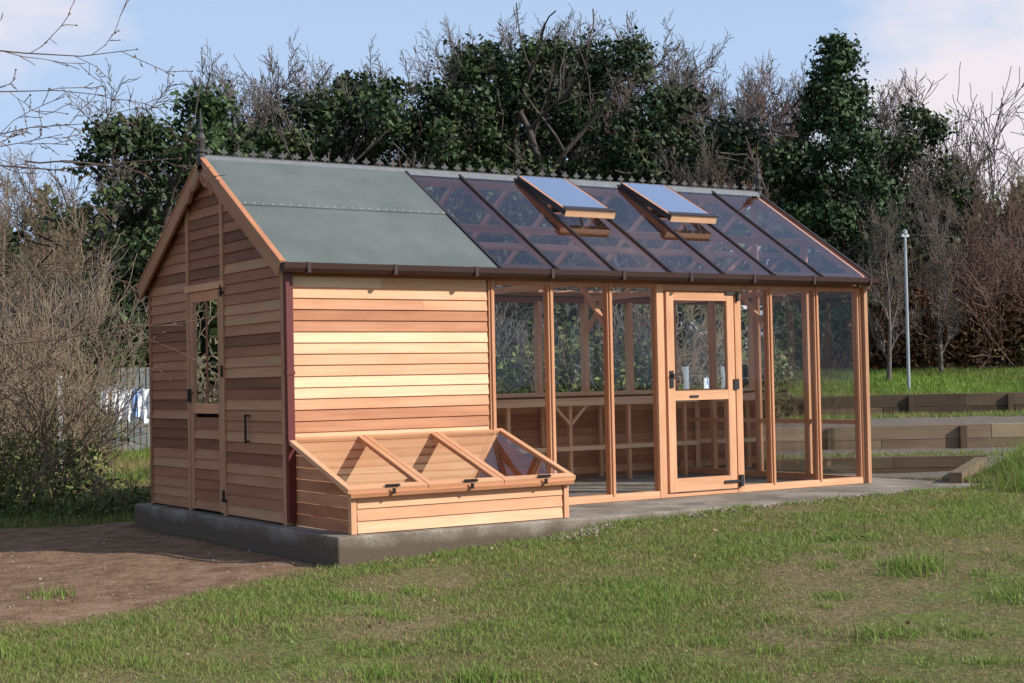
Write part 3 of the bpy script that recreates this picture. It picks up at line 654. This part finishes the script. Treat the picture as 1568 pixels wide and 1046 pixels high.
x=np.concatenate(xs_);y=np.concatenate(ys_);h_=np.concatenate(hs)
link(bpy.data.objects.new('tufts',blades('tufts',h_,np.full(len(x),.0045),np.concatenate(vs_),.7,x,y)),LG)
def field(name,s0,s1,t0,t1,n,h,w,vm=.6):
    s=RS.uniform(s0,s1,n);t=RS.uniform(t0,t1,n);x=CAM[0]+t*FX+s*FY;y=CAM[1]+t*FY-s*FX
    var=np.clip(vm+.25*nz(x,y,1.5,31)+RS.normal(0,.15,n),0,1)
    link(bpy.data.objects.new(name,blades(name,h*RS.uniform(.4,1.3,n),np.full(n,w),var,.6,x,y)),LG)
field('bank_grass',-1,13,28.4,34,70000,.10,.012,.6); field('left_grass',-7,-1.2,15.3,24,50000,.09,.007,.4)
field('terrace_weeds',.5,9,18.5,19.5,5000,.06,.006,.4); field('terrace_weeds_upper',.5,12,26.5,27.8,7000,.08,.009,.4)
def stones(name,pts,sz):
    V=[];F=[];va=[]
    ico=[(0,0,1),(.9,0,.1),(.3,.85,-.1),(-.7,.5,.1),(-.7,-.5,0),(.3,-.85,.1),(0,0,-1)]; fc=[(0,1,2),(0,2,3),(0,3,4),(0,4,5),(0,5,1),(6,2,1),(6,3,2),(6,4,3),(6,5,4),(6,1,5)]
    for (x,y),s in zip(pts,sz):
        z=float(H(x,y)) ; k=len(V); a=random.random()*6.28; c_,s_=math.cos(a),math.sin(a); v=random.random()
        for p in ico:
            j=[q*s*random.uniform(.7,1.3) for q in p]; V.append((x+j[0]*c_-j[1]*s_,y+j[0]*s_+j[1]*c_,z+j[2]*.6+s*.2)); va.append(v)
        F+= [tuple(k+i for i in f) for f in fc]
    me=mesh_np(name,V,F,va); me.materials.append(STONE); return link(bpy.data.objects.new(name,me))
pts=[];sz=[]
for i in range(700): 
    x=random.uniform(.2,6.4); pts.append((x,-1.17-abs(random.gauss(0,.1)))); sz.append(random.uniform(.006,.02)*(1.5 if 1.6<x<2.1 or 3<x<3.6 else 1))
for i in range(340): pts.append((random.gauss(1.95,.12),-1.22-abs(random.gauss(0,.07)))); sz.append(random.uniform(.01,.026))
for i in range(350):
    x=random.uniform(-3.6,-.15); y=random.uniform(-1.9,3)
    if dirtmask(np.array([x]),np.array([y]))[0]>.4: pts.append((x,y)); sz.append(random.uniform(.004,.014))
for i in range(150): s=random.uniform(-3,3.5);t=random.uniform(7.5,13); pts.append(P(s,t)); sz.append(random.uniform(.005,.012))
stones('gravel',pts,sz)
n=200; t=RS.uniform(7.4,14,n); s=RS.uniform(-.34,.34,n)*t; x=CAM[0]+t*FX+s*FY;y=CAM[1]+t*FY-s*FX; ok=~((x>-.2)&(y>-1.25)); x=x[ok];y=y[ok]
C=np.stack([x,y,H(x,y)+.022],-1); Nn=RS.normal(size=(len(x),3))*.4; Nn[:,2]+=1; Nn/=np.linalg.norm(Nn,axis=1,keepdims=True)
V,F,va=leaves(C,Nn,RS.uniform(.01,.024,len(x)),RS.uniform(0,1,len(x)),.6); me=mesh_np('fallen_leaves',V,F,va); me.materials.append(DEADL); link(bpy.data.objects.new('fallen_leaves',me))
# ------------------------------------------------------------ washing line pole, laundry, distant fence
def groundp(s,t): x,y=P(s,t); return x,y,float(H(x,y))
x,y,z=groundp(px(1390,30),30); mb=MB(); hh=hz(370,30,px(1390,30))
mb.lathe((x,y,z-.2),[(.035,0),(.032,hh*.6),(.028,hh+.2),(0,hh+.2)],GALV,10); mb.bx(x-.1,x+.1,y-.02,y+.02,z+hh-.05,z+hh,GALV); mb.lathe((x,y,z+hh),[(.05,0),(.05,.08),(0,.1)],GALV,10)
x2,y2,_=groundp(px(1620,33),33); mb.beam((x,y,z+hh),(x2,y2,z+hh+.05),.006,.006,(0,0,1),CRESTM); mb.obj('washing_line_pole')
LA=empty('laundry'); mb=MB(); tL=20
for i,(p,wd,hh,mat) in enumerate(((166,.22,.30,WHITE),(190,.28,.40,WHITE),(207,.10,.34,BLUE),(219,.18,.40,WHITE))):
    s=px(p,tL); nx,nz_=9,8; vs=[];fs=[]
    for a in range(nx):
        for b_ in range(nz_):
            q=P(s-wd/2+wd*a/(nx-1)*(1-.1*b_/nz_),tL+.05*math.sin(a*1.7+i)*(b_/(nz_-1))+.02*math.sin(b_+a)); vs.append((*q,1.13-hh*b_/(nz_-1)*(1+.12*math.sin(a*.9+i))-.03*abs(math.sin(a*.8))))
    fs=[(a*nz_+b_,(a+1)*nz_+b_,(a+1)*nz_+b_+1,a*nz_+b_+1) for a in range(nx-1) for b_ in range(nz_-1)]
    mb.raw(vs,fs,mat)
a=P(px(90,tL),tL);b_=P(px(330,tL),tL); mb.beam((*a,1.14),(*b_,1.14),.008,.008,(0,0,1),GALV); mb.obj('clothes_on_line',LA)
pm=MB()
for q in (a,b_): pm.bx(q[0]-.03,q[0]+.03,q[1]-.03,q[1]+.03,float(H(*q))-.1,1.3,GALV)
pm.obj('posts',LA)
fm=MB(); WP=plain('weathered_white',(.32,.33,.33),.8,0,.2,5)
tF=24.4
for i in range(13):
    q=P(px(150,tF)+i*.1,tF); g0=float(H(*q)); fm.beam((*q,g0),(*q,1.45),.075,.02,(FY,-FX,0),WP)
q0=P(px(148,tF),tF+.03);q1=P(px(150,tF)+1.3,tF+.03); fm.beam((*q0,1.33),(*q1,1.33),.06,.03,(0,0,1),WP); fm.beam((*q0,.8),(*q1,.8),.06,.03,(0,0,1),WP); fm.obj('picket_fence')
# ------------------------------------------------------------ light
SE=math.radians(31); Sd=Vector((.58,-.81,0)).normalized()*math.cos(SE)+Vector((0,0,math.sin(SE)))
ld=bpy.data.lights.new('sun','SUN'); ld.energy=5.0; ld.angle=math.radians(.53); ld.color=(1,.96,.88)
lo=link(bpy.data.objects.new('sun',ld)); lo.rotation_euler=Sd.to_track_quat('Z','Y').to_euler()
w=bpy.data.worlds.new('World'); scn.world=w; w.use_nodes=True; nt=w.node_tree; L=nt.links.new; bg=nt.nodes['Background']
sk=N(nt,'ShaderNodeTexSky',sky_type='NISHITA'); sk.sun_disc=False; sk.sun_elevation=SE; sk.sun_rotation=math.atan2(Sd.x,Sd.y); sk.dust_density=1.0
tc=N(nt,'ShaderNodeTexCoord'); sp=N(nt,'ShaderNodeSeparateXYZ'); L(tc.outputs['Generated'],sp.inputs[0])
mr=N(nt,'ShaderNodeMapRange'); mr.inputs[1].default_value=0.1; mr.inputs[2].default_value=.8; mr.inputs[3].default_value=.95; mr.inputs[4].default_value=.3; L(sp.outputs[2],mr.inputs[0])
hzc=mixc(nt,mr.outputs[0],sk.outputs[0],(4.9,6.5,9.2))
mp=N(nt,'ShaderNodeMapping'); mp.inputs['Scale'].default_value=(1,1,2.6); mp.inputs['Location'].default_value=(.35,.1,0); L(tc.outputs['Generated'],mp.inputs[0])
nn_=noise(nt,3.0,7,.55,mp.outputs[0])
# a bank of cumulus to the north-east
cd_=Vector((FX+.36*FY,FY-.36*FX,.17)).normalized(); dt=N(nt,'ShaderNodeVectorMath',operation='DOT_PRODUCT'); L(tc.outputs['Generated'],dt.inputs[0]); dt.inputs[1].default_value=tuple(cd_)
m2=N(nt,'ShaderNodeMapRange'); m2.inputs[1].default_value=.975; m2.inputs[2].default_value=.998; m2.inputs[3].default_value=0; m2.inputs[4].default_value=.15; L(dt.outputs['Value'],m2.inputs[0])
ad=N(nt,'ShaderNodeMath',operation='ADD'); L(nn_.outputs[0],ad.inputs[0]); L(m2.outputs[0],ad.inputs[1])
r=ramp(nt,[(.56,(0,0,0)),(.71,(1,1,1))]); L(ad.outputs[0],r.inputs[0])
cc=mixc(nt,r.outputs[0],hzc,(8.4,7.9,8.4)); L(cc,bg.inputs[0]); bg.inputs[1].default_value=.105
# ------------------------------------------------------------ camera
cd=bpy.data.cameras.new('camera'); cam=link(bpy.data.objects.new('camera',cd)); cd.sensor_width=36; cd.lens=2349.6/1568*36; cd.clip_end=2000; cd.clip_start=.05
f=np.array([math.sin(YAW)*math.cos(PIT),math.cos(YAW)*math.cos(PIT),math.sin(PIT)]); r=np.array([math.cos(YAW),-math.sin(YAW),0]); u=np.cross(r,f)
r2=r*math.cos(ROL)+u*math.sin(ROL); u2=-r*math.sin(ROL)+u*math.cos(ROL)
cam.matrix_world=Matrix(((r2[0],u2[0],-f[0],CAM[0]),(r2[1],u2[1],-f[1],CAM[1]),(r2[2],u2[2],-f[2],CAM[2]),(0,0,0,1)))
scn.camera=cam
scn.view_settings.view_transform='Standard'; scn.view_settings.look='None'; scn.view_settings.exposure=0
